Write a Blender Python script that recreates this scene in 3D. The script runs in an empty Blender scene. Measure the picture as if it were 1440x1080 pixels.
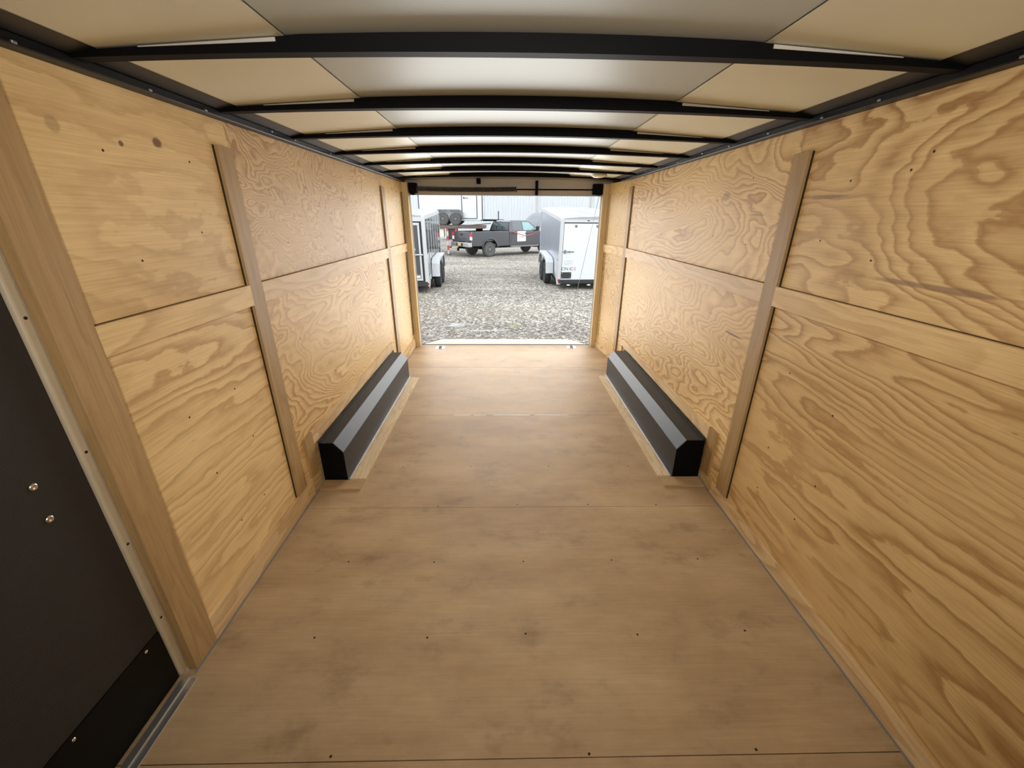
import bpy, bmesh, math, random
from mathutils import Vector, Matrix
random.seed(7)
scene = bpy.context.scene
COL = scene.collection
PI = math.pi

# ------------------------------------------------------------------ camera
CAM_F = 572.35 / 1440 * 36.0
pitch, yaw, roll = 0.3893, 0.0200, 0.0068
cam_pos = Vector((-0.061, 0.0, 1.602))
cp, sp, cy, sy = math.cos(pitch), math.sin(pitch), math.cos(yaw), math.sin(yaw)
fw = Vector((sy * cp, cy * cp, -sp))
r0 = Vector((cy, -sy, 0.0))
u0 = r0.cross(fw)
rr = r0 * math.cos(roll) + u0 * math.sin(roll)
uu = -r0 * math.sin(roll) + u0 * math.cos(roll)
cam_data = bpy.data.cameras.new('camera')
cam_data.sensor_fit = 'HORIZONTAL'
cam_data.sensor_width = 36.0
cam_data.lens = CAM_F
cam_data.clip_start = 0.02
cam_data.clip_end = 300
cam = bpy.data.objects.new('camera', cam_data)
COL.objects.link(cam)
cam.matrix_world = Matrix(((rr.x, uu.x, -fw.x, cam_pos.x), (rr.y, uu.y, -fw.y, cam_pos.y),
                           (rr.z, uu.z, -fw.z, cam_pos.z), (0, 0, 0, 1)))
scene.camera = cam

# ------------------------------------------------------------------ light and exposure
vs = scene.view_settings
vs.view_transform = 'Standard'
vs.look = 'None'
vs.exposure = 0.0
vs.gamma = 1.0
vs.use_curve_mapping = False

world = bpy.data.worlds.new('overcast_sky')
scene.world = world
world.use_nodes = True
wn = world.node_tree.nodes
wn['Background'].inputs['Color'].default_value = (0.93, 0.97, 1.0, 1)
wn['Background'].inputs['Strength'].default_value = 2.7


def area(name, loc, rot, sx, sy_, power, color, spread=PI):
    l = bpy.data.lights.new(name, 'AREA')
    l.shape = 'RECTANGLE'
    l.size = sx
    l.size_y = sy_
    l.energy = power
    l.color = color
    l.spread = spread
    o = bpy.data.objects.new(name, l)
    COL.objects.link(o)
    o.location = loc
    o.rotation_euler = rot
    return o


# daylight entering through the open rear doorway
area('doorway_daylight', (-0.04, 5.34, 0.93), (-PI / 2, 0, 0), 2.15, 1.75, 29, (1.0, 0.99, 0.97), math.radians(112))
# unseen fill light added behind the camera, under the front of the ceiling
area('front_fill_light', (0.0, -0.55, 1.93), (math.radians(74), 0, 0), 0.4, 0.3, 18, (1.0, 0.98, 0.93), math.radians(105))

# ------------------------------------------------------------------ mesh helpers


class MB:
    def __init__(self):
        self.bm = bmesh.new()
        self.mi = 0

    def _faces(self, vs_, fs):
        v = [self.bm.verts.new(p) for p in vs_]
        out = []
        for f in fs:
            try:
                fc = self.bm.faces.new([v[i] for i in f])
                fc.material_index = self.mi
                out.append(fc)
            except ValueError:
                pass
        return v, out

    def box(self, x0, x1, y0, y1, z0, z1, bev=0.0, seg=1):
        if x0 > x1: x0, x1 = x1, x0
        if y0 > y1: y0, y1 = y1, y0
        if z0 > z1: z0, z1 = z1, z0
        v, f = self._faces([(x0, y0, z0), (x1, y0, z0), (x1, y1, z0), (x0, y1, z0),
                            (x0, y0, z1), (x1, y0, z1), (x1, y1, z1), (x0, y1, z1)],
                           [(0, 3, 2, 1), (4, 5, 6, 7), (0, 1, 5, 4), (1, 2, 6, 5), (2, 3, 7, 6), (3, 0, 4, 7)])
        if bev > 0:
            es = list({e for a in f for e in a.edges})
            bmesh.ops.bevel(self.bm, geom=es, offset=bev, segments=seg, affect='EDGES', profile=0.5)
        return self

    def prism(self, pts, a0, a1, axis='y', bev=0.0):
        """pts: 2D outline; extruded from a0 to a1 along axis. x: (y,z)  y: (x,z)  z: (x,y)"""
        def m(p, a):
            return (a, p[0], p[1]) if axis == 'x' else (p[0], a, p[1]) if axis == 'y' else (p[0], p[1], a)
        n = len(pts)
        v, f = self._faces([m(p, a0) for p in pts] + [m(p, a1) for p in pts],
                           [tuple(range(n)), tuple(range(2 * n - 1, n - 1, -1))] +
                           [(i, i + n, (i + 1) % n + n, (i + 1) % n) for i in range(n)])
        bmesh.ops.recalc_face_normals(self.bm, faces=f)
        if bev > 0:
            es = list({e for a in f for e in a.edges})
            bmesh.ops.bevel(self.bm, geom=es, offset=bev, segments=2, affect='EDGES', profile=0.5)
        return self

    def tube(self, path, r, n=8, closed_ends=True):
        path = [Vector(p) for p in path]
        rings = []
        prev = None
        for i, p in enumerate(path):
            if i == 0: t = path[1] - p
            elif i == len(path) - 1: t = p - path[i - 1]
            else: t = path[i + 1] - path[i - 1]
            t.normalize()
            ref = Vector((0, 0, 1)) if abs(t.z) < 0.9 else Vector((1, 0, 0))
            if prev is not None:
                a = (prev - t * prev.dot(t))
                a = a.normalized() if a.length > 1e-6 else t.cross(ref).normalized()
            else:
                a = t.cross(ref).normalized()
            prev = a
            b = t.cross(a)
            rad = r[i] if isinstance(r, (list, tuple)) else r
            rings.append([self.bm.verts.new(p + (a * math.cos(2 * PI * k / n) + b * math.sin(2 * PI * k / n)) * rad) for k in range(n)])
        for i in range(len(rings) - 1):
            for k in range(n):
                fc = self.bm.faces.new((rings[i][k], rings[i][(k + 1) % n], rings[i + 1][(k + 1) % n], rings[i + 1][k]))
                fc.material_index = self.mi
                fc.smooth = True
        if closed_ends:
            for rg, rev in ((rings[0], True), (rings[-1], False)):
                fc = self.bm.faces.new(list(reversed(rg)) if rev else rg)
                fc.material_index = self.mi
        return self

    def lathe(self, prof, c=(0, 0, 0), axis='x', n=32):
        """prof: list of (radius, offset along axis)"""
        rings = []
        for (r, a) in prof:
            ring = []
            for k in range(n):
                th = 2 * PI * k / n
                u, w = r * math.cos(th), r * math.sin(th)
                p = {'x': (a, u, w), 'y': (u, a, w), 'z': (u, w, a)}[axis]
                ring.append(self.bm.verts.new((p[0] + c[0], p[1] + c[1], p[2] + c[2])))
            rings.append(ring)
        fs = []
        for i in range(len(rings) - 1):
            for k in range(n):
                fc = self.bm.faces.new((rings[i][k], rings[i][(k + 1) % n], rings[i + 1][(k + 1) % n], rings[i + 1][k]))
                fc.material_index = self.mi
                fc.smooth = True
                fs.append(fc)
        for rg in (rings[0], rings[-1]):
            fc = self.bm.faces.new(rg)
            fc.material_index = self.mi
            fs.append(fc)
        bmesh.ops.recalc_face_normals(self.bm, faces=fs)
        return self

    def grid(self, f, nu, nv):
        vs_ = [[self.bm.verts.new(f(i / nu, j / nv)) for j in range(nv + 1)] for i in range(nu + 1)]
        for i in range(nu):
            for j in range(nv):
                fc = self.bm.faces.new((vs_[i][j], vs_[i + 1][j], vs_[i + 1][j + 1], vs_[i][j + 1]))
                fc.material_index = self.mi
                fc.smooth = True
        return self

    def build(self, name, mats, parent=None, recalc=False):
        if recalc:
            bmesh.ops.recalc_face_normals(self.bm, faces=self.bm.faces)
        me = bpy.data.meshes.new(name)
        self.bm.to_mesh(me)
        self.bm.free()
        for m in (mats if isinstance(mats, (list, tuple)) else [mats]):
            me.materials.append(m)
        o = bpy.data.objects.new(name, me)
        COL.objects.link(o)
        if parent is not None:
            o.parent = parent
        return o


def thing(name, label, cat, loc=(0, 0, 0), rot=(0, 0, 0), group=None):
    o = bpy.data.objects.new(name, None)
    o.empty_display_size = 0.1
    COL.objects.link(o)
    o.location = loc
    o.rotation_euler = rot
    return tag(o, label, cat, group)


def tag(o, label, cat, group=None):
    o['label'] = label
    o['category'] = cat
    if group: o['group'] = group
    return o


def struct(o, label=None, cat=None):
    o['kind'] = 'structure'
    if label: o['label'] = label
    if cat: o['category'] = cat
    return o


# ------------------------------------------------------------------ materials
def new_mat(name):
    m = bpy.data.materials.new(name)
    m.use_nodes = True
    nt = m.node_tree
    b = nt.nodes['Principled BSDF']
    return m, nt, b


def plain(name, col, rough=0.5, metal=0.0, var=0.0, scale=6.0, bump=0.0, bscale=60.0, spec=None, coat=0.0):
    m, nt, b = new_mat(name)
    b.inputs['Roughness'].default_value = rough
    b.inputs['Metallic'].default_value = metal
    if spec is not None: b.inputs['Specular IOR Level'].default_value = spec
    if coat: b.inputs['Coat Weight'].default_value = coat
    tc = nt.nodes.new('ShaderNodeTexCoord')
    no = nt.nodes.new('ShaderNodeTexNoise')
    no.inputs['Scale'].default_value = scale
    no.inputs['Detail'].default_value = 4
    nt.links.new(tc.outputs['Object'], no.inputs['Vector'])
    mx = nt.nodes.new('ShaderNodeMix')
    mx.data_type = 'RGBA'
    a = tuple(max(0.0, c * (1 - var)) for c in col)
    c2 = tuple(min(1.0, c * (1 + var)) for c in col)
    mx.inputs['A'].default_value = (*a, 1)
    mx.inputs['B'].default_value = (*c2, 1)
    nt.links.new(no.outputs['Fac'], mx.inputs['Factor'])
    nt.links.new(mx.outputs['Result'], b.inputs['Base Color'])
    if bump > 0:
        n2 = nt.nodes.new('ShaderNodeTexNoise')
        n2.inputs['Scale'].default_value = bscale
        n2.inputs['Detail'].default_value = 3
        nt.links.new(tc.outputs['Object'], n2.inputs['Vector'])
        bp = nt.nodes.new('ShaderNodeBump')
        bp.inputs['Strength'].default_value = bump
        bp.inputs['Distance'].default_value = 0.01
        nt.links.new(n2.outputs['Fac'], bp.inputs['Height'])
        nt.links.new(bp.outputs['Normal'], b.inputs['Normal'])
    return m


def math_node(nt, op, a, b=None, c=None):
    n = nt.nodes.new('ShaderNodeMath')
    n.operation = op
    for i, v in enumerate((a, b, c)):
        if v is None: continue
        if isinstance(v, (int, float)): n.inputs[i].default_value = v
        else: nt.links.new(v, n.inputs[i])
    return n.outputs[0]


def mix_col(nt, fac, a, b, mode='MIX'):
    mx = nt.nodes.new('ShaderNodeMix')
    mx.data_type = 'RGBA'
    mx.blend_type = mode
    for sock, v in (('Factor', fac), ('A', a), ('B', b)):
        if isinstance(v, (int, float)): mx.inputs[sock].default_value = v
        elif isinstance(v, tuple): mx.inputs[sock].default_value = (*v, 1)
        else: nt.links.new(v, mx.inputs[sock])
    return mx.outputs['Result']


def noise(nt, vec, scale, detail=3, rough=0.5, dist=0.0):
    n = nt.nodes.new('ShaderNodeTexNoise')
    n.inputs['Scale'].default_value = scale
    n.inputs['Detail'].default_value = detail
    n.inputs['Roughness'].default_value = rough
    n.inputs['Distortion'].default_value = dist
    nt.links.new(vec, n.inputs['Vector'])
    return n.outputs['Fac']


def mapping(nt, vec, scale, loc=(0, 0, 0)):
    mp = nt.nodes.new('ShaderNodeMapping')
    mp.inputs['Scale'].default_value = scale
    mp.inputs['Location'].default_value = loc
    nt.links.new(vec, mp.inputs['Vector'])
    return mp.outputs['Vector']


def ramp(nt, fac, stops):
    r = nt.nodes.new('ShaderNodeValToRGB')
    e = r.color_ramp.elements
    while len(e) < len(stops): e.new(0.5)
    for el, (p, c) in zip(e, stops):
        el.position = p
        el.color = (*c, 1)
    nt.links.new(fac, r.inputs['Fac'])
    return r.outputs['Color']


LIGHTW = (0.86, 0.63, 0.315)
DARKW = (0.47, 0.262, 0.095)


def plywood(name, seed, grain='y', light=LIGHTW, dark=DARKW, along=0.55, cross=1.7, bands=13.0, warp=0.0,
            contrast=0.8, spots=(), streaks=(), rough=0.5, wig=0.8, wsc=(6, 14)):
    m, nt, b = new_mat(name)
    b.inputs['Roughness'].default_value = rough
    b.inputs['Specular IOR Level'].default_value = 0.25
    tc = nt.nodes.new('ShaderNodeTexCoord').outputs['Object']
    def sc(a, c):
        return {'y': (c, a, c), 'z': (c, c, a), 'x': (a, c, c)}[grain]
    rnd = random.Random(seed)
    off = (rnd.uniform(-20, 20), rnd.uniform(-20, 20), rnd.uniform(-20, 20))
    h = noise(nt, mapping(nt, tc, sc(along, cross), off), 1.0, 3.0, 0.45, warp)
    wob = noise(nt, mapping(nt, tc, sc(*wsc), off), 1.0, 3, 0.55)
    v = math_node(nt, 'MULTIPLY_ADD', h, bands, math_node(nt, 'MULTIPLY', wob, wig))
    fr = math_node(nt, 'FRACT', v)
    # latewood: soft rise, sharp fall
    band = ramp(nt, fr, [(0.0, (0.30,) * 3), (0.10, (0.0,) * 3), (0.34, (0.10,) * 3), (0.62, (0.42,) * 3), (0.88, (1.0,) * 3), (0.985, (0.72,) * 3)])
    amt = noise(nt, mapping(nt, tc, sc(0.7, 1.6), (off[1], off[2], off[0])), 1.0, 2)
    amt = ramp(nt, amt, [(0.3, (0.35,) * 3), (0.62, (1.0,) * 3)])
    bf = math_node(nt, 'MULTIPLY', math_node(nt, 'MULTIPLY', band, amt), contrast)
    col = mix_col(nt, bf, light, dark)
    # fibre streaks
    fib = noise(nt, mapping(nt, tc, sc(5, 190), off), 1.0, 3, 0.6)
    fibc = ramp(nt, fib, [(0.3, (0.87, 0.85, 0.82)), (0.7, (1.07, 1.07, 1.07))])
    col = mix_col(nt, 1.0, col, fibc, 'MULTIPLY')
    # broad colour variation
    blo = noise(nt, mapping(nt, tc, sc(0.9, 2.2), (off[2], off[0], off[1])), 1.0, 3)
    bloc = ramp(nt, blo, [(0.3, (0.85, 0.80, 0.74)), (0.7, (1.06, 1.07, 1.08))])
    col = mix_col(nt, 1.0, col, bloc, 'MULTIPLY')
    wv = noise(nt, tc, 9.0, 3)
    for (c, rad, scol, k) in list(spots) + list(streaks):
        d = nt.nodes.new('ShaderNodeVectorMath'); d.operation = 'SUBTRACT'
        nt.links.new(tc, d.inputs[0]); d.inputs[1].default_value = c
        dv = nt.nodes.new('ShaderNodeVectorMath'); dv.operation = 'DIVIDE'
        nt.links.new(d.outputs[0], dv.inputs[0]); dv.inputs[1].default_value = rad
        ln = nt.nodes.new('ShaderNodeVectorMath'); ln.operation = 'LENGTH'
        nt.links.new(dv.outputs[0], ln.inputs[0])
        dd = math_node(nt, 'ADD', ln.outputs['Value'], math_node(nt, 'MULTIPLY', math_node(nt, 'SUBTRACT', wv, 0.5), 1.3))
        mr = nt.nodes.new('ShaderNodeMapRange')
        mr.inputs['From Min'].default_value = 1.0
        mr.inputs['From Max'].default_value = 0.55
        mr.inputs['To Max'].default_value = k
        nt.links.new(dd, mr.inputs['Value'])
        col = mix_col(nt, mr.outputs['Result'], col, scol)
    nt.links.new(col, b.inputs['Base Color'])
    bp = nt.nodes.new('ShaderNodeBump')
    bp.inputs['Strength'].default_value = 0.12
    bp.inputs['Distance'].default_value = 0.003
    nt.links.new(math_node(nt, 'ADD', fib, bf), bp.inputs['Height'])
    nt.links.new(bp.outputs['Normal'], b.inputs['Normal'])
    return m


KNOT = (0.16, 0.07, 0.025)
GREYS = (0.27, 0.17, 0.095)
BIG = 9.0
M = {}
M['ply_L1'] = plywood('ply_left_near', 3, along=0.55, cross=1.9, bands=12.15, contrast=0.6, wig=1.6,
                      spots=[((-1.248, 1.62, 1.83), (BIG, .022, .017), KNOT, .9), ((-1.248, 1.47, 1.805), (BIG, .009, .008), KNOT, .9),
                             ((-1.248, 1.27, 1.82), (BIG, .02, .02), KNOT, .35), ((-1.248, 1.80, 1.42), (BIG, .04, .04), DARKW, .5)])
M['ply_L1b'] = plywood('ply_left_near_lower', 11, along=0.3, cross=2.3, bands=21.6, contrast=0.8, wig=1.2)
M['ply_L2'] = plywood('ply_left_middle', 5, light=(0.78, 0.575, 0.315), dark=(0.46, 0.275, 0.12), along=1.5, cross=2.0, bands=42.53, contrast=1.0, warp=0.6, wig=2.4, wsc=(9, 11))
M['ply_L2b'] = plywood('ply_left_middle_lower', 16, along=0.8, cross=1.8, bands=39.69, contrast=1.0, warp=0.4, wig=1.4)
M['ply_L3'] = plywood('ply_left_far', 8, along=1.6, cross=2.4, bands=45.36, contrast=0.6)
M['ply_R1'] = plywood('ply_right_near', 21, light=(0.81, 0.58, 0.28), dark=(0.43, 0.235, 0.085), along=0.6, cross=2.0, bands=25.65, contrast=1.0, warp=0.3, wig=1.3,
                      streaks=[((1.248, 1.79, 1.685), (BIG, .14, .010), GREYS, .75),
                               ((1.248, 1.22, 1.41), (BIG, .32, .010), GREYS, .7)])
M['ply_R1b'] = plywood('ply_right_near_lower', 29, light=(0.74, 0.515, 0.235), dark=(0.40, 0.215, 0.072), along=0.26, cross=2.3, bands=32.4, contrast=1.0, warp=0.25, wig=1.2)
M['ply_R2'] = plywood('ply_right_middle', 33, along=0.6, cross=1.9, bands=32.4, contrast=1.0, warp=0.5, wig=1.2,
                      spots=[((1.248, 2.62, 1.72), (BIG, .05, .03), KNOT, .45)],
                      streaks=[((1.248, 2.25, 1.62), (BIG, .10, .006), GREYS, .7)])
M['ply_R2b'] = plywood('ply_right_middle_lower', 37, along=0.7, cross=1.9, bands=36.45, contrast=0.85, warp=0.3, wig=1.8,
                       streaks=[((1.248, 2.24, .985), (BIG, .09, .007), KNOT, .8)])
M['ply_R3'] = plywood('ply_right_far', 41, along=1.3, cross=2.2, bands=42.53, contrast=0.75)
M['strip'] = plywood('ply_strip', 51, along=0.5, cross=3.0, bands=14.7, contrast=0.5)
M['strip2'] = plywood('ply_strip_pale', 57, along=0.5, cross=3.0, bands=16.8, contrast=0.6, light=(0.80, 0.60, 0.35))
M['batten'] = plywood('ply_batten', 61, grain='z', along=0.5, cross=5.0, bands=10.5, contrast=0.45, light=(0.46, 0.305, 0.142), dark=(0.33, 0.20, 0.085))
M['floor_strip'] = plywood('ply_floor_strip', 71, along=0.9, cross=4.0, bands=18.9, contrast=0.6, light=(0.84, 0.67, 0.44), dark=(0.56, 0.38, 0.20))
M['floor_strip2'] = plywood('ply_floor_strip_end', 73, grain='x', along=0.9, cross=5.0, bands=9, contrast=0.5, light=(0.52, 0.36, 0.20), dark=(0.38, 0.24, 0.12))
M['pine'] = plywood('pine_post', 77, grain='z', along=0.4, cross=9.0, bands=10.5, contrast=0.4, light=(0.86, 0.70, 0.44))
M['ramp_ply'] = plywood('ply_ramp', 83, grain='x', along=0.6, cross=2.0, bands=16.8, contrast=0.25, light=(0.62, 0.56, 0.46), dark=(0.55, 0.47, 0.36), rough=0.6)


def floor_material():
    m, nt, b = new_mat('varnished_floor_ply')
    tc = nt.nodes.new('ShaderNodeTexCoord').outputs['Object']
    n1 = noise(nt, mapping(nt, tc, (0.8, 2.2, 1)), 1.3, 5, 0.6)
    col = ramp(nt, n1, [(0.28, (0.36, 0.235, 0.128)), (0.5, (0.455, 0.315, 0.18)), (0.72, (0.535, 0.385, 0.23))])
    n2 = noise(nt, mapping(nt, tc, (3.5, 5.5, 1), (4, 2, 0)), 1.0, 6, 0.68)
    sm = ramp(nt, n2, [(0.28, (0.66, 0.63, 0.60)), (0.45, (0.97, 0.97, 0.97)), (0.75, (1.14, 1.13, 1.10))])
    col = mix_col(nt, 0.9, col, sm, 'MULTIPLY')
    n3 = noise(nt, mapping(nt, tc, (4, 110, 1)), 1.0, 4, 0.6)
    fb = ramp(nt, n3, [(0.3, (0.93, 0.92, 0.9)), (0.7, (1.05, 1.05, 1.05))])
    col = mix_col(nt, 1.0, col, fb, 'MULTIPLY')
    # dark scuffs
    n4 = noise(nt, mapping(nt, tc, (5, 8, 1), (9, 1, 3)), 1.0, 3, 0.5)
    sc4 = ramp(nt, n4, [(0.66, (0, 0, 0)), (0.76, (1, 1, 1))])
    n5 = noise(nt, tc, 45, 2)
    scf = math_node(nt, 'MULTIPLY', math_node(nt, 'MULTIPLY', sc4, n5), 0.55)
    col = mix_col(nt, scf, col, (0.16, 0.085, 0.04))
    nt.links.new(col, b.inputs['Base Color'])
    rg = nt.nodes.new('ShaderNodeMapRange')
    rg.inputs['To Min'].default_value = 0.48
    rg.inputs['To Max'].default_value = 0.66
    nt.links.new(n2, rg.inputs['Value'])
    nt.links.new(rg.outputs['Result'], b.inputs['Roughness'])
    b.inputs['Specular IOR Level'].default_value = 0.30
    return m


def gravel_material():
    m, nt, b = new_mat('gravel')
    tc = nt.nodes.new('ShaderNodeTexCoord').outputs['Object']
    vo = nt.nodes.new('ShaderNodeTexVoronoi')
    vo.inputs['Scale'].default_value = 25
    nt.links.new(tc, vo.inputs['Vector'])
    sep = nt.nodes.new('ShaderNodeSeparateColor')
    nt.links.new(vo.outputs['Color'], sep.inputs['Color'])
    st = ramp(nt, sep.outputs['Red'], [(0.0, (0.09, 0.082, 0.073)), (0.35, (0.21, 0.193, 0.172)), (0.7, (0.35, 0.328, 0.297)), (1.0, (0.66, 0.64, 0.60))])
    v2 = nt.nodes.new('ShaderNodeTexVoronoi')
    v2.inputs['Scale'].default_value = 70
    nt.links.new(tc, v2.inputs['Vector'])
    s2 = nt.nodes.new('ShaderNodeSeparateColor')
    nt.links.new(v2.outputs['Color'], s2.inputs['Color'])
    f2 = ramp(nt, s2.outputs['Green'], [(0, (0.6, 0.6, 0.6)), (1, (1.35, 1.35, 1.35))])
    col = mix_col(nt, 0.7, st, f2, 'MULTIPLY')
    big = noise(nt, mapping(nt, tc, (0.25, 0.7, 1)), 1.0, 4)
    bc = ramp(nt, big, [(0.35, (0.74, 0.70, 0.66)), (0.65, (1.18, 1.15, 1.08))])
    col = mix_col(nt, 1.0, col, bc, 'MULTIPLY')
    # pale wet patches and a little moss near the ramp
    wv = noise(nt, mapping(nt, tc, (3.0, 7.0, 1)), 1.0, 5, 0.7)
    for (c, r_, scol, k) in [((-1.05, 8.45, 0), (0.42, 0.16, 9), (0.5, 0.5, 0.5), 0.6), ((-0.35, 8.0, 0), (0.55, 0.10, 9), (0.5, 0.5, 0.5), 0.55),
                             ((0.15, 8.4, 0), (0.16, 0.16, 9), (0.24, 0.26, 0.11), 0.55), ((-2.6, 11.9, 0), (0.6, 0.3, 9), (0.40, 0.42, 0.2), 0.4),
                             ((-0.9, 9.6, 0), (2.2, 0.55, 9), (0.19, 0.145, 0.11), 0.45)]:
        d = nt.nodes.new('ShaderNodeVectorMath'); d.operation = 'SUBTRACT'
        nt.links.new(tc, d.inputs[0]); d.inputs[1].default_value = c
        dv = nt.nodes.new('ShaderNodeVectorMath'); dv.operation = 'DIVIDE'
        nt.links.new(d.outputs[0], dv.inputs[0]); dv.inputs[1].default_value = r_
        ln = nt.nodes.new('ShaderNodeVectorMath'); ln.operation = 'LENGTH'
        nt.links.new(dv.outputs[0], ln.inputs[0])
        dd = math_node(nt, 'ADD', ln.outputs['Value'], math_node(nt, 'MULTIPLY', math_node(nt, 'SUBTRACT', wv, 0.5), 3.4))
        mr = nt.nodes.new('ShaderNodeMapRange')
        mr.inputs['From Min'].default_value = 1.0
        mr.inputs['From Max'].default_value = 0.4
        mr.inputs['To Max'].default_value = k
        nt.links.new(dd, mr.inputs['Value'])
        col = mix_col(nt, mr.outputs['Result'], col, scol)
    nt.links.new(col, b.inputs['Base Color'])
    b.inputs['Roughness'].default_value = 0.85
    bp = nt.nodes.new('ShaderNodeBump')
    bp.inputs['Strength'].default_value = 0.9
    bp.inputs['Distance'].default_value = 0.03
    nt.links.new(math_node(nt, 'ADD', vo.outputs['Distance'], sep.outputs['Blue']), bp.inputs['Height'])
    nt.links.new(bp.outputs['Normal'], b.inputs['Normal'])
    return m


def striped_material():
    m, nt, b = new_mat('red_white_reflective_tape')
    tc = nt.nodes.new('ShaderNodeTexCoord').outputs['Object']
    sx = nt.nodes.new('ShaderNodeSeparateXYZ')
    nt.links.new(tc, sx.inputs[0])
    f = math_node(nt, 'FRACT', math_node(nt, 'MULTIPLY', sx.outputs['Z'], 1.9))
    g = math_node(nt, 'GREATER_THAN', f, 0.5)
    col = mix_col(nt, g, (0.55, 0.55, 0.55), (0.50, 0.07, 0.075))
    nt.links.new(col, b.inputs['Base Color'])
    b.inputs['Roughness'].default_value = 0.4
    return m


M['floor'] = floor_material()
M['gravel'] = gravel_material()
M['tape'] = striped_material()
M['black_steel'] = plain('black_painted_steel', (0.003, 0.003, 0.0033), 0.6, 0.0, 0.2, spec=0.08)
M['rail_steel'] = plain('black_rail_steel', (0.004, 0.004, 0.0045), 0.4, 0.0, 0.2, spec=0.2)
M['box_steel'] = plain('wheel_box_steel', (0.016, 0.0155, 0.0155), 0.46, 0.0, 0.25, 5, 0.08, 9, spec=0.4)
M['cove'] = plain('dark_grey_cove', (0.018, 0.018, 0.019), 0.45, 0.0, 0.1)
M['roof_side'] = plain('roof_sheet_side', (0.84, 0.85, 0.70), 0.42, 0.1, 0.04, 2)
M['roof_mid'] = plain('roof_sheet_centre', (0.55, 0.61, 0.61), 0.45, 0.15, 0.05, 2, 0.03, 5, spec=0.35)
M['roof_lip'] = plain('roof_sheet_lip', (0.50, 0.48, 0.43), 0.4, 0.2, 0.03)
M['door_grey'] = plain('textured_dark_grey_door', (0.036, 0.0325, 0.029), 0.65, 0.0, 0.12, 30, 0.25, 350, spec=0.25)
M['black_kick'] = plain('black_kick_plate', (0.004, 0.004, 0.004), 0.4, 0.0, 0.2, spec=0.15)
M['jamb'] = plain('beige_jamb_trim', (0.58, 0.49, 0.35), 0.5, 0.0, 0.12, 12)
M['header_beige'] = plain('beige_header_liner', (0.44, 0.41, 0.36), 0.55, 0.0, 0.06, 3)
M['alum'] = plain('aluminium', (0.72, 0.73, 0.74), 0.35, 0.9, 0.06)
M['chrome'] = plain('bright_zinc', (0.75, 0.74, 0.70), 0.22, 1.0, 0.05)
M['screw_dark'] = plain('dark_screw_head', (0.035, 0.025, 0.018), 0.5, 0.5, 0.2)
M['seam_grey'] = plain('grey_gap_strip', (0.22, 0.22, 0.23), 0.6, 0.0, 0.1)
M['seam_light'] = plain('white_seam_light', (0.9, 0.9, 0.92), 0.5)  # light in the floor gap, painted white
M['subfloor'] = plain('dark_gap', (0.05, 0.03, 0.02), 0.8)
M['spring'] = plain('spring_steel', (0.07, 0.062, 0.055), 0.55, 0.6, 0.3, 40)
M['lens'] = plain('lamp_lens', (0.92, 0.80, 0.6), 0.3)
M['cable'] = plain('steel_cable', (0.35, 0.35, 0.36), 0.4, 0.8)
M['shade_groove'] = plain('dark_shade_and_groove', (0.035, 0.022, 0.013), 0.7)  # dark tone for painted batten-edge shade and for the rear post grooves
M['threshold'] = plain('dark_threshold', (0.03, 0.02, 0.022), 0.6)
M['white_skin'] = plain('white_trailer_skin', (0.64, 0.665, 0.68), 0.35, 0.0, 0.02)
M['roof_white'] = plain('white_trailer_roof', (0.335, 0.35, 0.36), 0.45, 0.0, 0.04)
M['fender_grey'] = plain('grey_fender', (0.17, 0.18, 0.185), 0.35, 0.2, 0.1)
M['silver_skin'] = plain('silver_grey_skin', (0.40, 0.44, 0.50), 0.25, 0.35, 0.05, 1.5)
M['mirror_black'] = plain('glossy_dark_skin', (0.22, 0.23, 0.24), 0.08, 0.75, 0.15, 2.5, 0.08, 2.5)
M['charcoal_skin'] = plain('charcoal_skin', (0.065, 0.07, 0.076), 0.4, 0.0, 0.05)
M['white_frame'] = plain('white_frame', (0.53, 0.55, 0.565), 0.35, 0.15, 0.03)
M['galv'] = plain('bright_fender_metal', (0.54, 0.56, 0.575), 0.35, 0.2, 0.06, 4)
M['rubber'] = plain('tyre_rubber', (0.02, 0.021, 0.023), 0.75, 0.0, 0.25, 20)
M['dusty_rubber'] = plain('dusty_tyre_rubber', (0.085, 0.085, 0.085), 0.85, 0.0, 0.25, 8)
M['rim_black'] = plain('black_rim', (0.02, 0.02, 0.022), 0.3, 0.4)
M['rim_grey'] = plain('dusty_rim', (0.20, 0.20, 0.20), 0.5, 0.4)
M['red_lens'] = plain('red_lens', (0.55, 0.02, 0.03), 0.2)
M['pink_lens'] = plain('clear_lens', (0.78, 0.66, 0.66), 0.2)
M['black_plastic'] = plain('black_plastic', (0.02, 0.02, 0.022), 0.5)
M['trim_dark'] = plain('dark_corner_trim', (0.10, 0.11, 0.12), 0.4)
M['plate_black'] = plain('black_plate', (0.03, 0.032, 0.036), 0.35)
M['ink'] = plain('black_ink', (0.03, 0.03, 0.035), 0.6)
M['ink_grey'] = plain('grey_ink', (0.35, 0.36, 0.38), 0.6)
M['ink_red'] = plain('red_ink', (0.45, 0.12, 0.12), 0.6)
M['truck_paint'] = plain('slate_grey_paint', (0.085, 0.088, 0.097), 0.24, 0.5, 0.05, 2, coat=0.6)
M['truck_hood'] = plain('grey_hood_sky_light', (0.18, 0.19, 0.21), 0.45, 0.1)  # truck grey lightened: sky reflection on the raised hood, put into the colour
M['glass_dark'] = plain('tinted_glass', (0.085, 0.105, 0.115), 0.06, 0.0, 0.1, spec=0.9)
M['glass_teal'] = plain('lit_glass', (0.20, 0.36, 0.36), 0.08, 0.0, 0.35, 5, spec=0.9)
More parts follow.
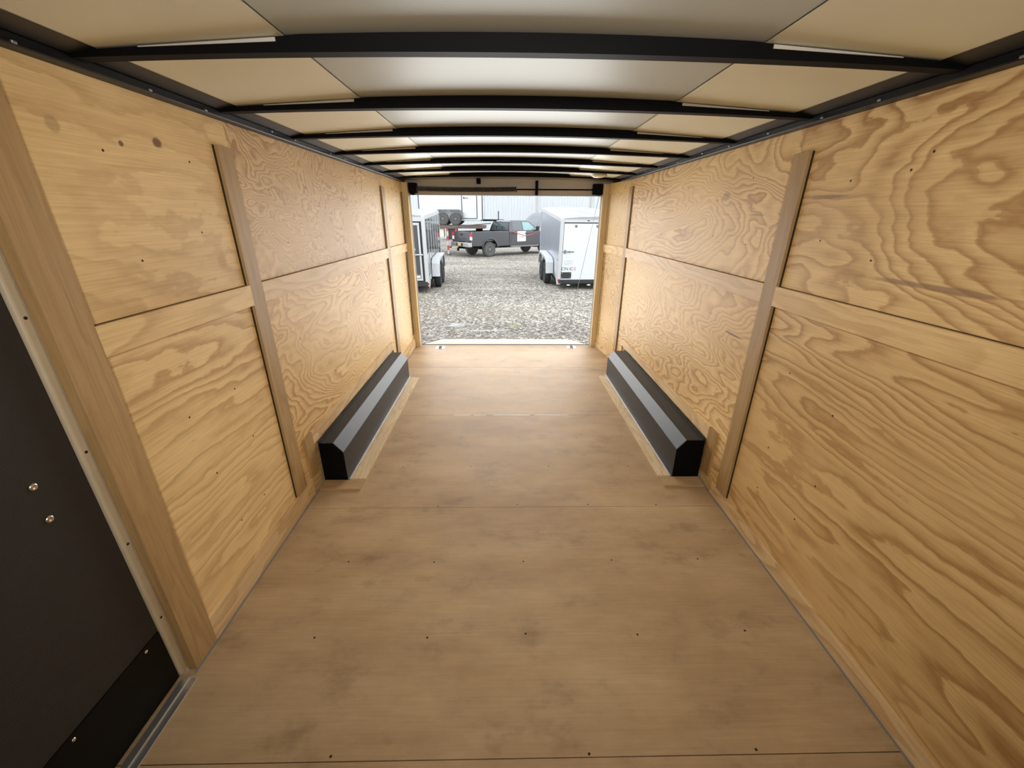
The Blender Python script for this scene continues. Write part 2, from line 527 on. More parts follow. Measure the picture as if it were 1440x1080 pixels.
M['steel_bumper'] = plain('bright_bumper', (0.55, 0.56, 0.56), 0.22, 0.85, 0.08)
M['yellow_plate'] = plain('yellow_plate', (0.55, 0.40, 0.12), 0.5)
M['sign_white'] = plain('white_sign', (0.80, 0.80, 0.78), 0.5)
M['red_cable'] = plain('red_cable', (0.65, 0.10, 0.12), 0.5)
M['old_wood'] = plain('weathered_deck', (0.17, 0.12, 0.10), 0.8, 0.0, 0.35, 5, 0.2, 20)
M['brown_steel'] = plain('rusty_deck_frame', (0.16, 0.11, 0.095), 0.7, 0.2, 0.3, 6)
M['siding'] = plain('white_metal_siding', (0.55, 0.585, 0.61), 0.45, 0.0, 0.03, 0.6)
M['brown_pipe'] = plain('tan_downspout', (0.52, 0.47, 0.42), 0.5)
M['cream'] = plain('cream_box', (0.78, 0.74, 0.62), 0.5, 0, 0.1, 5)

# ------------------------------------------------------------------ the room: floor, walls, ceiling
W = 1.233        # face of the strips
WB = 1.248       # face of the wall panels
YF = -1.25       # front wall
YE = 5.295       # rear sill
H = 1.966        # top of the wall panels
SEAMS = [-0.47, 0.749, 1.968, 3.187, 4.406]

mb = MB()
ys = [YF] + SEAMS + [YE]
for a, b_ in zip(ys[:-1], ys[1:]):
    mb.box(-1.30, 1.30, a + 0.0017, b_ - 0.0017, -0.018, 0.0)
mb.mi = 1
mb.box(-1.30, 1.30, YF, YE, -0.05, -0.0185)
floor = struct(mb.build('floor', [M['floor'], M['subfloor']]))

# screw heads in the floor
sm = MB(); sm.lathe([(0.0045, 0.0), (0.0045, 0.0006), (0.002, 0.0008)], axis='z', n=10)
scr0 = sm.build('screw', M['screw_dark'], floor)
scr0.location = (-0.843, 1.562, 0)


def add_screw(proto, parent, loc, rot=(0, 0, 0)):
    o = proto.copy(); COL.objects.link(o); o.parent = parent; o.location = loc; o.rotation_euler = rot
    return o


for yy, xs in ((1.56, (-0.41, 0.03, 0.479, 0.93)), (1.165, (-0.83, -0.369, 0.028, 0.50, 0.945)), (0.765, (-0.62, 0.20, 0.75)),
               (1.985, (-0.45, 0.02, 0.45, 0.85)), (2.40, (-0.95, -0.75, -0.30, 0.25, 0.8)), (2.80, (-0.8, -0.4, 0.05, 0.5, 0.85)),
               (3.62, (-0.62, -0.2, 0.35, 0.78)), (4.02, (-0.8, -0.3, 0.2, 0.7)), (4.42, (-0.5, 0.1, 0.6))):
    for x in xs:
        add_screw(scr0, floor, (x + random.uniform(-.012, .012), yy + random.uniform(-.008, .008), 0))

# walls: base sheets with panel faces


def wall(side, name, mats, far_y):
    s = -1 if side == 'L' else 1
    mb = MB()
    y1, y2, zm = 2.026, far_y, 1.26
    segs = [(1.065 if side == 'L' else YF, y1 - 0.0012), (y1 + 0.0012, y2), (y2, 5.30)]
    for i, (a, b_) in enumerate(segs):
        mb.mi = i * 2
        mb.box(s * WB, s * (WB + 0.012), a, b_, zm, H)
        mb.mi = i * 2 + 1
        mb.box(s * WB, s * (WB + 0.012), a, b_, -0.01, zm)
    mb.mi = 6
    mb.box(s * (WB + 0.0125), s * (WB + 0.05), 1.065 if side == 'L' else YF, 5.30, -0.04, 2.04)
    if side == 'L':
        mb.mi = 0
        mb.box(s * WB, s * (WB + 0.06), YF, -0.02, -0.01, H)
        mb.box(s * WB, s * (WB + 0.06), -0.02, 1.04, 1.93, H)
        mb.mi = 6
        mb.box(s * (WB + 0.0605), s * (WB + 0.09), YF, 1.05, -0.04, 2.04)
    return struct(mb.build(name, mats))


wall_left = wall('L', 'wall_left', [M['ply_L1'], M['ply_L1b'], M['ply_L2'], M['ply_L2b'], M['ply_L3'], M['ply_L3'], M['white_skin']], 4.38)
wall_right = wall('R', 'wall_right', [M['ply_R1'], M['ply_R1b'], M['ply_R2'], M['ply_R2b'], M['ply_R3'], M['ply_R3'], M['white_skin']], 4.58)

# nail heads on the walls
nm = MB(); nm.lathe([(0.0042, 0.0), (0.0042, 0.0006), (0.002, 0.0008)], axis='x', n=8)
nail0 = nm.build('nail', M['screw_dark'], wall_right)
nail0.location = (WB - 0.0008, 1.45, 1.75)
for s, par, far in ((-1, wall_left, 4.33), (1, wall_right, 4.53)):
    for y in (1.45, 1.72, 2.33, 2.73, 3.13, 3.53, 3.93, 4.8):
        for z in (0.35, 0.6, 0.9, 1.5, 1.75):
            if 2.1 < y < 4.25 and z < 0.45: continue
            add_screw(nail0, par, (s * (WB - (0.0008 if s > 0 else 0.0)) , y + random.uniform(-.06, .06), z + random.uniform(-.05, .05)))

# front wall behind the camera
struct(MB().box(-1.33, 1.33, YF - 0.03, YF, -0.04, 2.12).build('wall_front', M['ply_L1']))

# roof: two sloping side sheets and a smooth centre sheet
ZR_W, ZR_C, XC = 2.000, 2.040, 0.636


def roof_z(x):
    ax = abs(x)
    if ax > XC: return ZR_W + (ZR_C - ZR_W) * (1.26 - ax) / (1.26 - XC)
    return ZR_C + 0.012 * (1 - (ax / XC) ** 2)


mb = MB()
mb.mi = 0
for s in (-1, 1):
    xo, xi = s * 1.30, s * XC
    mb._faces([(xo, YF, roof_z(1.30)), (xi, YF, roof_z(XC) - .003), (xi, 5.32, roof_z(XC) - .003), (xo, 5.32, roof_z(1.30))], [(0, 1, 2, 3)] if s > 0 else [(3, 2, 1, 0)])
mb.mi = 1
mb.grid(lambda u, v: (-XC + 2 * XC * u, YF + (5.32 - YF) * v, roof_z((-1 + 2 * u) * XC * 0.9999)), 24, 1)
mb.mi = 2
mb.box(-1.34, 1.34, YF, 5.34, 2.075, 2.095)
ceiling = struct(mb.build('ceiling', [M['roof_side'], M['roof_mid'], M['white_skin']]))

# roof bows
BOWS = [0.76, 1.36, 1.963, 2.566, 3.17, 3.775, 4.38, 4.985]
bow_labels = ['', 'black arched roof bow nearest the viewer, widest at the top of the photo', 'black arched roof bow, second from the viewer under the ceiling',
              'black arched roof bow, third from the viewer under the ceiling', 'black arched roof bow, fourth from the viewer under the ceiling',
              'black arched roof bow, third from the rear doorway under the ceiling', 'black arched roof bow, second from the rear doorway, in front of the dome lamp',
              'black arched roof bow closest to the rear doorway, just behind the dome lamp']


def bow_bottom(x):
    return 1.984 + 0.024 * (1 - (x / 1.2) ** 2)


def make_bow(name, y, lab):
    root = thing('roof_bow', lab, 'roof beam', (0, y, 1.98), group='black roof bows across the ceiling')
    mb = MB()
    n = 24
    xs = [-1.203 + 2.406 * i / n for i in range(n + 1)]
    top = lambda x: roof_z(x) - (0.0045 if abs(x) > XC else 0.0008)
    prof = [(-0.020, 0), (0.020, 0), (0.020, 1), (-0.020, 1)]
    rings = []
    for x in xs:
        rings.append([mb.bm.verts.new((x, py, (bow_bottom(x) if t == 0 else top(x)) - 1.98)) for py, t in prof])
    for i in range(n):
        for k in range(4):
            mb.bm.faces.new((rings[i][k], rings[i][(k + 1) % 4], rings[i + 1][(k + 1) % 4], rings[i + 1][k]))
    mb.bm.faces.new(rings[0]); mb.bm.faces.new(list(reversed(rings[-1])))
    mb.build('beam', M['black_steel'], root, recalc=True)
    for s in (-1, 1):
        lb = MB()
        x0, x1 = s * 0.66, s * 1.02
        lb.prism([(x0, top(x0) - 1.98 - .001), (x1, top(x1) - 1.98 - .001), (x1, top(x1) - 1.98 - 0.003), (x0, top(x0) - 1.98 - 0.010)], -0.0235, -0.0205, 'y')
        lb.build('sheet_lip', M['roof_lip'], root)
    return root


for y, lab in zip(BOWS, bow_labels):
    if lab: make_bow('roof_bow', y, lab)

# top rails with the grey cove above
tn = [0]


def trim(o, label=None):
    tn[0] += 1
    o.name = 'trim_%d' % tn[0]
    return struct(o, label)


for s in (-1, 1):
    mb = MB()
    mb.box(s * 1.205, s * 1.255, YF, 5.24, H + 0.0005, 1.993, 0.003)
    mb.mi = 1
    mb.prism([(s * 1.206, 1.9935), (s * 1.255, 1.9935), (s * 1.255, 2.003), (s * 1.135, 2.0065)], YF, 5.24, 'y')
    rail = trim(mb.build('trim', [M['rail_steel'], M['cove']]))
    cm = MB(); cm.box(-0.0025, 0.0025, -0.006, 0.006, -0.003, 0.003, 0.001)
    for k in range(11):
        if k == 0:
            clip0 = cm.build('screw', M['cable'], rail); clip0.location = (s * 1.2035, 1.2, 1.972)
        else:
            add_screw(clip0, rail, (s * 1.2035, 1.2 + k * 0.36 + random.uniform(-.08, .08), 1.975 + random.uniform(-.004, .012)))

# vertical battens
def vbatten(s, y0, y1, z0, z1, mat, side_t=W):
    return trim(MB().box(s * side_t, s * WB, y0, y1, z0, z1).build('trim', mat))


def shade_groove(s, y0, y1, z0, z1):  # painted shade along battens and mid strips; real grooves at the rear posts
    return trim(MB().box(s * (WB - 0.001), s * (WB + 0.001), y0, y1, z0, z1).build('trim', M['shade_groove']))


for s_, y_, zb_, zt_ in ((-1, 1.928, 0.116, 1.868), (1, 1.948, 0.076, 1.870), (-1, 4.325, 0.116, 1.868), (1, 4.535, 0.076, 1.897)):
    shade_groove(s_, y_ - 0.013, y_ - 0.0003, zb_, 1.2105)  # shaded near side of each batten, painted as a dark strip
    shade_groove(s_, y_ - 0.013, y_ - 0.0003, 1.3035, zt_)
vbatten(-1, 1.928, 2.024, 0.116, 1.868, M['batten'])
vbatten(1, 1.948, 2.046, 0.076, 1.870, M['batten'])
vbatten(-1, 4.325, 4.425, 0.116, 1.868, M['batten'])
vbatten(1, 4.535, 4.632, 0.076, 1.897, M['batten'])
# the wide post beside the side door
trim(MB().box(-W, -1.268, 1.045, 1.160, 0.0, 1.93).build('trim', M['batten']))

# horizontal strips at mid height
MID0, MID1 = 1.211, 1.303
for s, segs in ((-1, ((1.1605, 1.9275), (2.0245, 4.3245), (4.4255, 5.2145))), (1, ((YF, 1.9475), (2.0465, 4.5345),))):
    for i, (a, b_) in enumerate(segs):
        shade_groove(s, a, b_, MID1 + 0.0003, MID1 + 0.0032)  # shaded top edge of the strip, drawn as a dark line
        trim(MB().box(s * (W - 0.0005), s * WB, a, b_, MID0, MID1).build('trim', M['strip'] if i != 1 else M['strip2']))

# baseboards
for s, nm_, zt, y0 in ((-1, 'baseboard_left', 0.1155, 1.161), (1, 'baseboard_right', 0.0755, YF)):
    mb = MB()
    mb.box(s * W, s * WB, y0, 2.105, 0.0, zt)
    mb.box(s * W, s * WB, 4.21 if s < 0 else 4.3705, 5.2145 if s < 0 else 4.632, 0.0, zt)
    struct(mb.build(nm_, M['strip2']))
# grey caulk line where the floor meets the boards
for s, y0 in ((-1, 1.03), (1, 0.0)):
    trim(MB().box(s * W, s * (W - 0.007), y0, 5.2 if s < 0 else 4.62, 0.0, 0.003).build('trim', M['seam_grey']))
# strips framing the wheel boxes on the walls
for s, yn, yf, z0 in ((-1, 2.1055, 4.21, 0.0), (1, 2.16, 4.37, 0.0)):
    trim(MB().box(s * W, s * WB, yn, yn + 0.095, 0.1165 if s < 0 else 0.0765, 0.385).build('trim', M['batten']))
    trim(MB().box(s * W, s * WB, yn + 0.0955, yf - 0.0705, 0.30, 0.385 if s < 0 else 0.372).build('trim', M['strip2']))
    trim(MB().box(s * W, s * WB, yf - 0.07, yf, 0.1165 if s < 0 else 0.0765, 0.36).build('trim', M['strip']))
# strips framing the wheel boxes on the floor
for s, xin, xo, yn, yf in ((-1, 0.972, 1.0765, 2.14, 4.07), (1, 0.965, 1.0515, 2.158, 4.11)):
    trim(MB().box(s * xin, s * xo, yn + 0.1105, yf, 0.0005, 0.011).build('trim', M['floor_strip']))
    trim(MB().box(s * xin, s * 1.225, yn, yn + 0.095, 0.0005, 0.011).build('trim', M['floor_strip2']))
# light coming through the third floor seam, painted as white strips
mb = MB()
for a, b_ in ((-0.50, -0.36), (-0.33, -0.22), (-0.16, 0.16), (0.2, 0.50)):
    mb.box(a, b_, 3.1842, 3.1898, -0.001, 0.0012)
trim(mb.build('trim', M['seam_light']))  # numbered with the trim, but only painted seam light

# wheel boxes


def wheel_box(s, y0, y1, xin, lab):
    root = thing('wheel_box', lab, 'wheel box', (s * 1.15, y0, 0), group='black steel wheel boxes')
    L = y1 - y0
    xi = s * xin - s * 1.15
    xw = s * (W - 0.001) - s * 1.15
    xc = xi + s * 0.056
    pr = [(xw, 0.001), (xi, 0.001), (xi, 0.213), (xc, 0.281), (xw, 0.281)]
    mb = MB(); mb.prism(pr, 0.003, L, 'y', 0.0025)
    mb.build('housing', M['box_steel'], root)
    mb = MB(); mb.prism([(a * 0.985, 0.004 + z * 0.98) for a, z in pr], 0.0, 0.0028, 'y')
    mb.build('end_plate', M['black_steel'], root)
    mb = MB()
    mb.box(xw - s * 0.012, xw, 0.003, L, 0.2815, 0.292)
    mb.build('wall_flange', M['box_steel'], root)
    mb = MB()
    mb.box(xi - s * 0.0005, xi - s * 0.012, 0.003, L, 0.001, 0.0125, 0.001)
    mb.build('floor_flange', M['cable'], root)
    return root


wheel_box(-1, 2.24, 4.10, 1.083, 'black steel wheel box on the left side of the plywood floor')
wheel_box(1, 2.262, 4.16, 1.056, 'black steel wheel box on the right side of the plywood floor')

# ------------------------------------------------------------------ side door at the left
d = MB(); d.box(-1.300, -1.275, -0.015, 1.012, 0.255, 1.925)
door = struct(d.build('door_1', M['door_grey']))
k = MB(); k.box(-1.298, -1.272, -0.015, 1.010, 0.012, 0.254); kick = k.build('kick_plate', M['black_kick'], door)
hm = MB(); hm.lathe([(0.0105, 0.0), (0.0105, 0.002), (0.007, 0.005), (0.0035, 0.005), (0.003, 0.003), (0.0005, 0.003)], axis='x', n=20)
hs = hm.build('bolt', M['chrome'], door); hs.location = (-1.275, 0.890, 0.951)
add_screw(hs, door, (-1.275, 0.889, 0.849))
rv = MB(); rv.lathe([(0.006, 0), (0.006, 0.001), (0.003, 0.003)], axis='x', n=12)
rv0 = rv.build('rivet', M['chrome'], door); rv0.location = (-1.272, 0.95, 0.235)
add_screw(rv0, door, (-1.272, 0.70, 0.235))
j = MB(); j.box(-1.30, -1.262, 1.0125, 1.0435, 0.012, 1.925, 0.008, 3)
jamb = trim(j.build('trim', M['jamb']))
for i, (y, z) in enumerate(((1.028, 1.36), (1.028, 0.97), (1.028, 0.63), (1.028, 0.30))):
    if i == 0:
        js = MB().lathe([(0.0045, 0), (0.0045, 0.001), (0.002, 0.0018)], axis='x', n=10).build('screw', M['screw_dark'], jamb); js.location = (-1.262, y, z)
    else: add_screw(js, jamb, (-1.262, y, z))
mb = MB()
mb.box(-1.262, -1.206, -0.015, 1.010, 0.0, 0.006, 0.001)
mb.box(-1.242, -1.232, -0.015, 1.010, 0.006, 0.011, 0.001)
trim(mb.build('trim', M['alum']))

# ------------------------------------------------------------------ rear frame, header and sill
mb = MB()
XL, XR, ZT = -1.175, 1.092, 1.836
mb.box(-1.335, XL - 0.0005, 5.30, 5.345, -0.05, 2.1)
mb.box(XR + 0.0005, 1.335, 5.30, 5.345, -0.05, 2.1)
mb.box(XL, XR, 5.30, 5.345, ZT, 2.1)
struct(mb.build('wall_rear', M['header_beige']))
# pine posts each side
trim(MB().box(-WB, -1.178, 5.215, 5.2995, 0.0, 1.964).build('trim', M['pine']))
trim(MB().box(1.096, WB, 5.235, 5.2995, 0.0, 1.964).build('trim', M['pine']))
# the right wall closes in slightly towards the rear post
XE = 1.160


def taper(dx, z0, z1, mat):
    trim(MB().prism([(WB - 0.001, 4.633), (W + 0.015 - dx, 4.633), (XE - dx, 5.2345), (WB - 0.001, 5.2345)], z0, z1, 'z').build('trim', mat))


taper(0.0, 0.0005, H, M['ply_R3'])
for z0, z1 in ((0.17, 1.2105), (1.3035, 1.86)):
    shade_groove(-1, 5.135, 5.160, z0, z1)
    shade_groove(-1, 5.180, 5.2145, z0, z1)
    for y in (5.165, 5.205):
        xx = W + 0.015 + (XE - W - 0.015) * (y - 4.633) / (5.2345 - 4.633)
        trim(MB().box(xx - 0.0015, xx + 0.004, y, y + 0.022, z0, z1).build('trim', M['shade_groove']))
for z0, z1, mt in ((MID0, MID1, M['strip']), (0.001, 0.0755, M['strip2'])):
    taper(0.014, z0, z1, mt)
trim(MB().box(-1.29, 1.29, 5.296, 5.345, -0.05, -0.003).build('trim', M['threshold']))

# lowered ramp door outside
mb = MB()
ang = math.atan2(0.43, 1.76)
root = thing('ramp_door', 'pale plywood ramp door lowered outside the rear sill', 'ramp', (-0.045, 5.352, -0.012), (-ang, 0, 0))
mb = MB(); mb.box(-1.10, 1.10, 0.0, 1.80, -0.022, 0.0, 0.003); mb.build('deck', M['ramp_ply'], root)
mb = MB()
for x0, x1, y0, y1 in ((-1.125, -1.1005, 0, 1.8), (1.1005, 1.125, 0, 1.8), (-1.125, 1.125, 1.8005, 1.82)):
    mb.box(x0, x1, y0, y1, -0.05, 0.001, 0.002)
mb.build('frame', M['ramp_ply'], root)
mb = MB(); mb.box(-1.10, 1.10, 0, 1.80, -0.055, -0.0225); mb.build('outer_skin', M['white_skin'], root)

# ramp spring on the header
root = thing('torsion_spring', 'dark coiled ramp spring and rod mounted across the rear header', 'spring', (0, 5.235, 1.885))
mb = MB()
path = []
turns, x0, x1 = 58, -1.10, 0.085
for i in range(turns * 8 + 1):
    t = i / (turns * 8)
    a = 2 * PI * i / 8
    path.append((x0 + (x1 - x0) * t, 0.0235 * math.cos(a), 0.015 + 0.0235 * math.sin(a) + 0.008 * (4 * (t - .5) ** 2 - 1)))
mb.tube(path, 0.0085, 5)
mb.build('coil', M['spring'], root)
mb = MB(); mb.tube([(-1.13, 0, 0.012), (1.03, 0, 0.016)], 0.0085, 10); mb.build('rod', M['black_steel'], root)
mb = MB(); mb.box(0.302, 0.334, 0.0, 0.0635, -0.045, 0.11, 0.003); mb.build('centre_bracket', M['black_steel'], root)
mb = MB(); mb.box(-1.165, -1.075, -0.03, 0.0635, -0.035, 0.075, 0.006); mb.tube([(-1.12, -0.05, -0.02), (-1.12, 0.03, -0.02)], 0.035, 14); mb.build('end_bracket', M['black_steel'], root)
mb = MB(); mb.box(0.975, 1.085, -0.03, 0.0635, -0.04, 0.08, 0.006); mb.tube([(1.035, -0.045, 0.0), (1.035, 0.03, 0.0)], 0.045, 14); mb.build('end_bracket', M['black_steel'], root)

tag(MB().box(-0.385, -0.335, 5.235, 5.2985, 1.955, 2.012, 0.004).build('latch_receiver', M['black_steel']), 'small square black bracket on the header above the spring', 'bracket')

mb = MB(); mb.tube([(1.06, 5.27, 1.835), (1.05, 7.06, -0.36)], 0.0028, 6)
tag(mb.build('ramp_cable', M['cable']), 'thin steel cable slanting from the right end of the header down to the ramp', 'cable')

# dome lamp
root = thing('dome_lamp', 'small oval cream dome lamp on the ceiling near the rear right corner', 'lamp', (0.915, 4.70, 2.0135))
mb = MB(); mb.lathe([(0.07, 0.0), (0.07, -0.006), (0.066, -0.008)], axis='z', n=28); b0 = mb.build('base', M['alum'], root)
mb = MB(); mb.lathe([(0.064, -0.0082), (0.060, -0.018), (0.045, -0.026), (0.02, -0.030), (0.002, -0.0305)], axis='z', n=28); b1 = mb.build('lens', M['lens'], root)
root.scale = (1.15, 1.0, 1.0)
mb = MB(); mb.box(0.07, 0.074, -0.008, 0.008, -0.02, 0.0); mb.build('switch', M['black_plastic'], root)

# tie-down plates
def tie_down(x, y, lab):
    root = thing('tie_down_ring', lab, 'tie-down', (x, y, 0), group='silver tie-down rings by the rear sill')
    mb = MB(); mb.box(-0.058, 0.058, -0.05, 0.05, 0.0005, 0.004, 0.0015); mb.lathe([(0.034, 0.004), (0.034, 0.0075), (0.028, 0.009)], axis='z', n=24)
    mb.build('plate', M['chrome'], root)
    mb = MB()
    mb.tube([(0.024 * math.cos(2 * PI * i / 20), 0.024 * math.sin(2 * PI * i / 20), 0.0125) for i in range(21)], 0.0035, 8, False)
    mb.build('ring', M['cable'], root)
    mb = MB(); mb.box(-0.012, 0.012, 0.016, 0.034, 0.009, 0.0175, 0.002); mb.build('bracket', M['plate_black'], root)
    return root


tie_down(-0.905, 5.165, 'silver tie-down ring plate on the floor by the left end of the sill')
tie_down(0.83, 5.19, 'silver tie-down ring plate on the floor by the right end of the sill')

# ------------------------------------------------------------------ outside
G = -0.51
mb = MB(); mb.box(-40, 40, -8, 70, G - 0.1, G)
struct(mb.build('ground', M['gravel']))
mb = MB()  # the hidden belly frame that carries the room
for y in (-0.9, 1.0, 3.0, 5.0):
    mb.box(-1.2, 1.2, y - 0.04, y + 0.04, -0.15, -0.051)
trim(mb.build('trim', M['black_steel']))

# metal building with ribbed siding
root = thing('metal_building', 'long white metal building with ribbed siding behind the parked pickup', 'building', (0, 45, G))
mb = MB()
pts = []
x = -26.0
while x < 26:
    pts += [(x, 0.0), (x + 0.22, 0.0), (x + 0.24, -0.035), (x + 0.28, -0.035), (x + 0.30, 0.0)]
    x += 0.30
prof = pts + [(26.2, 8.0), (-26.0, 8.0)]
mb.prism(prof, 0.0, 6.5, 'z')
mb.build('siding', M['siding'], root)
for x in (3.32, 8.75, -12.0):
    p = MB(); p.box(x - 0.06, x + 0.06, -0.14, -0.04, 0.0, 6.4, 0.01); p.build('downspout', M['brown_pipe'], root)
mb = MB(); mb.box(-26.4, 26.6, -0.5, 8.4, 6.51, 6.75); mb.build('roof', M['white_frame'], root)


def tyre(r, w, n=36):
    t = MB()
    t.lathe([(r * 0.60, -w / 2 + 0.02), (r * 0.80, -w / 2), (r * 0.95, -w / 2 + 0.012), (r, -w / 2 + 0.035), (r, w / 2 - 0.035), (r * 0.95, w / 2 - 0.012), (r * 0.80, w / 2), (r * 0.60, w / 2 - 0.02)], axis='x', n=n)
    return t


def rim(r, w, s):
    t = MB()
    R = r * 0.615
    t.lathe([(R, -w / 2 + 0.025), (R, w / 2 - 0.02), (R * 0.92, w / 2 - 0.01), (R * 0.86, w / 2 - 0.05), (R * 0.42, w / 2 - 0.06), (R * 0.34, w / 2 - 0.03), (R * 0.26, w / 2 - 0.015), (0.004, w / 2 - 0.015)], axis='x', n=28)
    for kk in range(8):
        a = 2 * PI * kk / 8
        t.lathe([(0.022, w / 2 - 0.058), (0.022, w / 2 - 0.044), (0.012, w / 2 - 0.04)], c=(0, R * 0.64 * math.cos(a), R * 0.64 * math.sin(a)), axis='x', n=8)
    if s < 0:
        for v in t.bm.verts: v.co.x = -v.co.x
        for f in t.bm.faces: f.normal_flip()
    return t


def wheel(root, name, x, y, z, r, w, s, mt, mr):
    o = tyre(r, w).build(name, mt, root); o.location = (x, y, z)
    q = rim(r, w, s).build('rim', mr, o)
    return o


def fender(root, s, y0, y1, ztop, zlow, xw, mat):
    """tandem fender: arched sheet from y0 to y1, width xw outwards"""
    mb = MB()
    ch = 0.26
    outl = [(y0, zlow), (y0 + 0.07, ztop - 0.12), (y0 + ch, ztop), (y1 - ch, ztop), (y1 - 0.07, ztop - 0.12), (y1, zlow)]
    inner = [(y1 - 0.02, zlow), (y1 - 0.09, ztop - 0.13), (y1 - ch - .008, ztop - 0.02), (y0 + ch + .008, ztop - 0.02), (y0 + 0.09, ztop - 0.13), (y0 + 0.02, zlow)]
    mb.prism(outl + inner, s * xw[0], s * xw[1], 'x')
    # outer lip
    lip = [(y0 + 0.025, zlow), (y0 + 0.095, ztop - 0.13), (y0 + ch + .01, ztop - 0.021), (y1 - ch - .01, ztop - 0.021), (y1 - 0.095, ztop - 0.13), (y1 - 0.025, zlow),
           (y1 - 0.07, zlow), (y1 - 0.15, ztop - 0.2), (y1 - ch - .05, ztop - 0.07), ((y0 + y1) / 2 + 0.12, ztop - 0.07), ((y0 + y1) / 2, ztop - 0.25),
           ((y0 + y1) / 2 - 0.12, ztop - 0.07), (y0 + ch + .05, ztop - 0.07), (y0 + 0.15, ztop - 0.2), (y0 + 0.07, zlow)]
    mb.prism(lip, s * (xw[1] - 0.02), s * (xw[1] - 0.003), 'x')
    return mb.build('fender', mat, root, recalc=True)


def enclosed_trailer(name, label, loc, tilt, head, L, Wd, zb, zt, wy, side_mat, corner_mat, fender_mat, group=None, wheel_floor=0.0, tyre_mat='rubber', rim_mat='rim_black'):
    """root at the rear centre on the ground; +Y is towards the tongue"""
    root = thing(name, label, 'trailer', loc, (tilt, 0, head), group)
    hw = Wd / 2
    ft = 0.0
    mb = MB(); mb.box(-hw, hw, 0.03, L, zb + 0.06, zt - 0.03, 0.004)
    mb.build('body', side_mat, root)
    mb = MB()
    mb.prism([(-hw - .01, zt - 0.03), (hw + .01, zt - 0.03), (hw + .005, zt), (hw * .5, zt + 0.045), (0, zt + 0.06), (-hw * .5, zt + 0.045), (-hw - .005, zt)], 0.0, L + 0.01, 'y')
    for kk in range(int(L / 0.6)):
        y = 0.35 + kk * 0.6
        mb.prism([(-hw, zt + .003), (hw, zt + .003), (hw * .5, zt + 0.055), (0, zt + 0.07), (-hw * .5, zt + 0.055)], y, y + 0.03, 'y')
    mb.build('roof', M['roof_white'], root)
    mb = MB()
    mb.box(-hw - .005, hw + .005, 0.0, L, zb, zb + 0.06)
    mb.build('chassis', M['black_steel'], root)
    for s in (-1, 1):
        mb = MB(); mb.box(s * (hw - 0.09), s * (hw + 0.012), -0.012, 0.06, zb - 0.03, zt - 0.005, 0.006); mb.build('corner_post', corner_mat, root)
        mb = MB(); mb.box(s * (hw + 0.001), s * (hw + 0.014), 0.06, L, zt - 0.10, zt - 0.031, 0.003); mb.build('top_rail', corner_mat, root)
        mb = MB(); mb.box(s * (hw + 0.001), s * (hw + 0.012), L - 0.06, L + 0.012, zb, zt - 0.101, 0.003); mb.build('front_trim', corner_mat, root)
    mb = MB(); mb.tube([(-hw * .8, L, zb + .04), (0, L + 1.0, zb + .04)], 0.05, 8); mb.tube([(hw * .8, L, zb + .04), (0, L + 1.0, zb + .04)], 0.05, 8); mb.box(-0.06, 0.06, L + .95, L + 1.25, zb, zb + .09, .01)
    mb.build('tongue', M['black_steel'], root)
    r = 0.35
    sn, cs = math.sin(tilt), math.cos(tilt)
    for s in (-1, 1):
        for y in wy:
            zl = (r + wheel_floor - y * sn) / cs
            w_ = wheel(root, 'wheel', s * (hw + 0.135), y, zl, r, 0.21, s, M[tyre_mat], M[rim_mat])
    zw = (r - wy[0] * sn) / cs
    jy = L + 0.9
    zl = -jy * sn / cs + wheel_floor
    mb = MB(); mb.tube([(0, jy, zl), (0, jy, zb + 0.55)], 0.03, 10); mb.tube([(0, jy, zb + .55), (0.18, jy, zb + .55)], 0.012, 8); mb.lathe([(0.09, zl), (0.09, zl + 0.015)], c=(0, jy, 0), axis='z', n=16)
    mb.build('jack', M['black_steel'], root)
    return root


def txt(body, size, loc, rot, mat, parent, name='lettering'):
    cu = bpy.data.curves.new(name, 'FONT')
    cu.body = body; cu.size = size; cu.extrude = 0.001
    o = bpy.data.objects.new(name, cu)
    COL.objects.link(o)
    dg = bpy.context.evaluated_depsgraph_get()
    me = bpy.data.meshes.new_from_object(o.evaluated_get(dg))
    bpy.data.objects.remove(o)
    me.materials.clear(); me.materials.append(mat)
    q = bpy.data.objects.new(name, me)
    COL.objects.link(q); q.parent = parent; q.location = loc; q.rotation_euler = rot
    return q


# right-hand trailer: white ramp door, silver side
hd = math.radians(3.1)
Wd = 2.14
rx, ry = 1.605 + Wd / 2 * math.cos(hd), 13.0 + Wd / 2 * math.sin(hd)
rt = enclosed_trailer('enclosed_trailer', 'white enclosed cargo trailer with silver side, parked right of the doorway on the gravel', (rx, ry, G), math.radians(4.7), hd,
                      4.3, Wd, 0.20, 2.09, (1.40, 2.26), M['silver_skin'], M['white_frame'], M['galv'], 'enclosed cargo trailers outside the doorway')
hw = Wd / 2
mb = MB(); mb.box(-hw + .09, hw - .09, -0.008, 0.03, 1.985, 2.06); mb.build('header', M['white_frame'], rt)
mb = MB(); mb.box(-hw + .10, hw - .10, -0.02, 0.028, 0.315, 1.95, 0.006); rd = mb.build('ramp_door', M['white_skin'], rt)
mb = MB(); mb.box(-hw + .09, hw - .09, 0.0, 0.0295, 0.26, 1.984); mb.build('door_seal', M['black_plastic'], rt)
mb = MB(); mb.box(-hw + .02, hw - .02, -0.03, 0.0, 0.20, 0.31, 0.005); bmp = mb.build('bumper', M['plate_black'], rt)
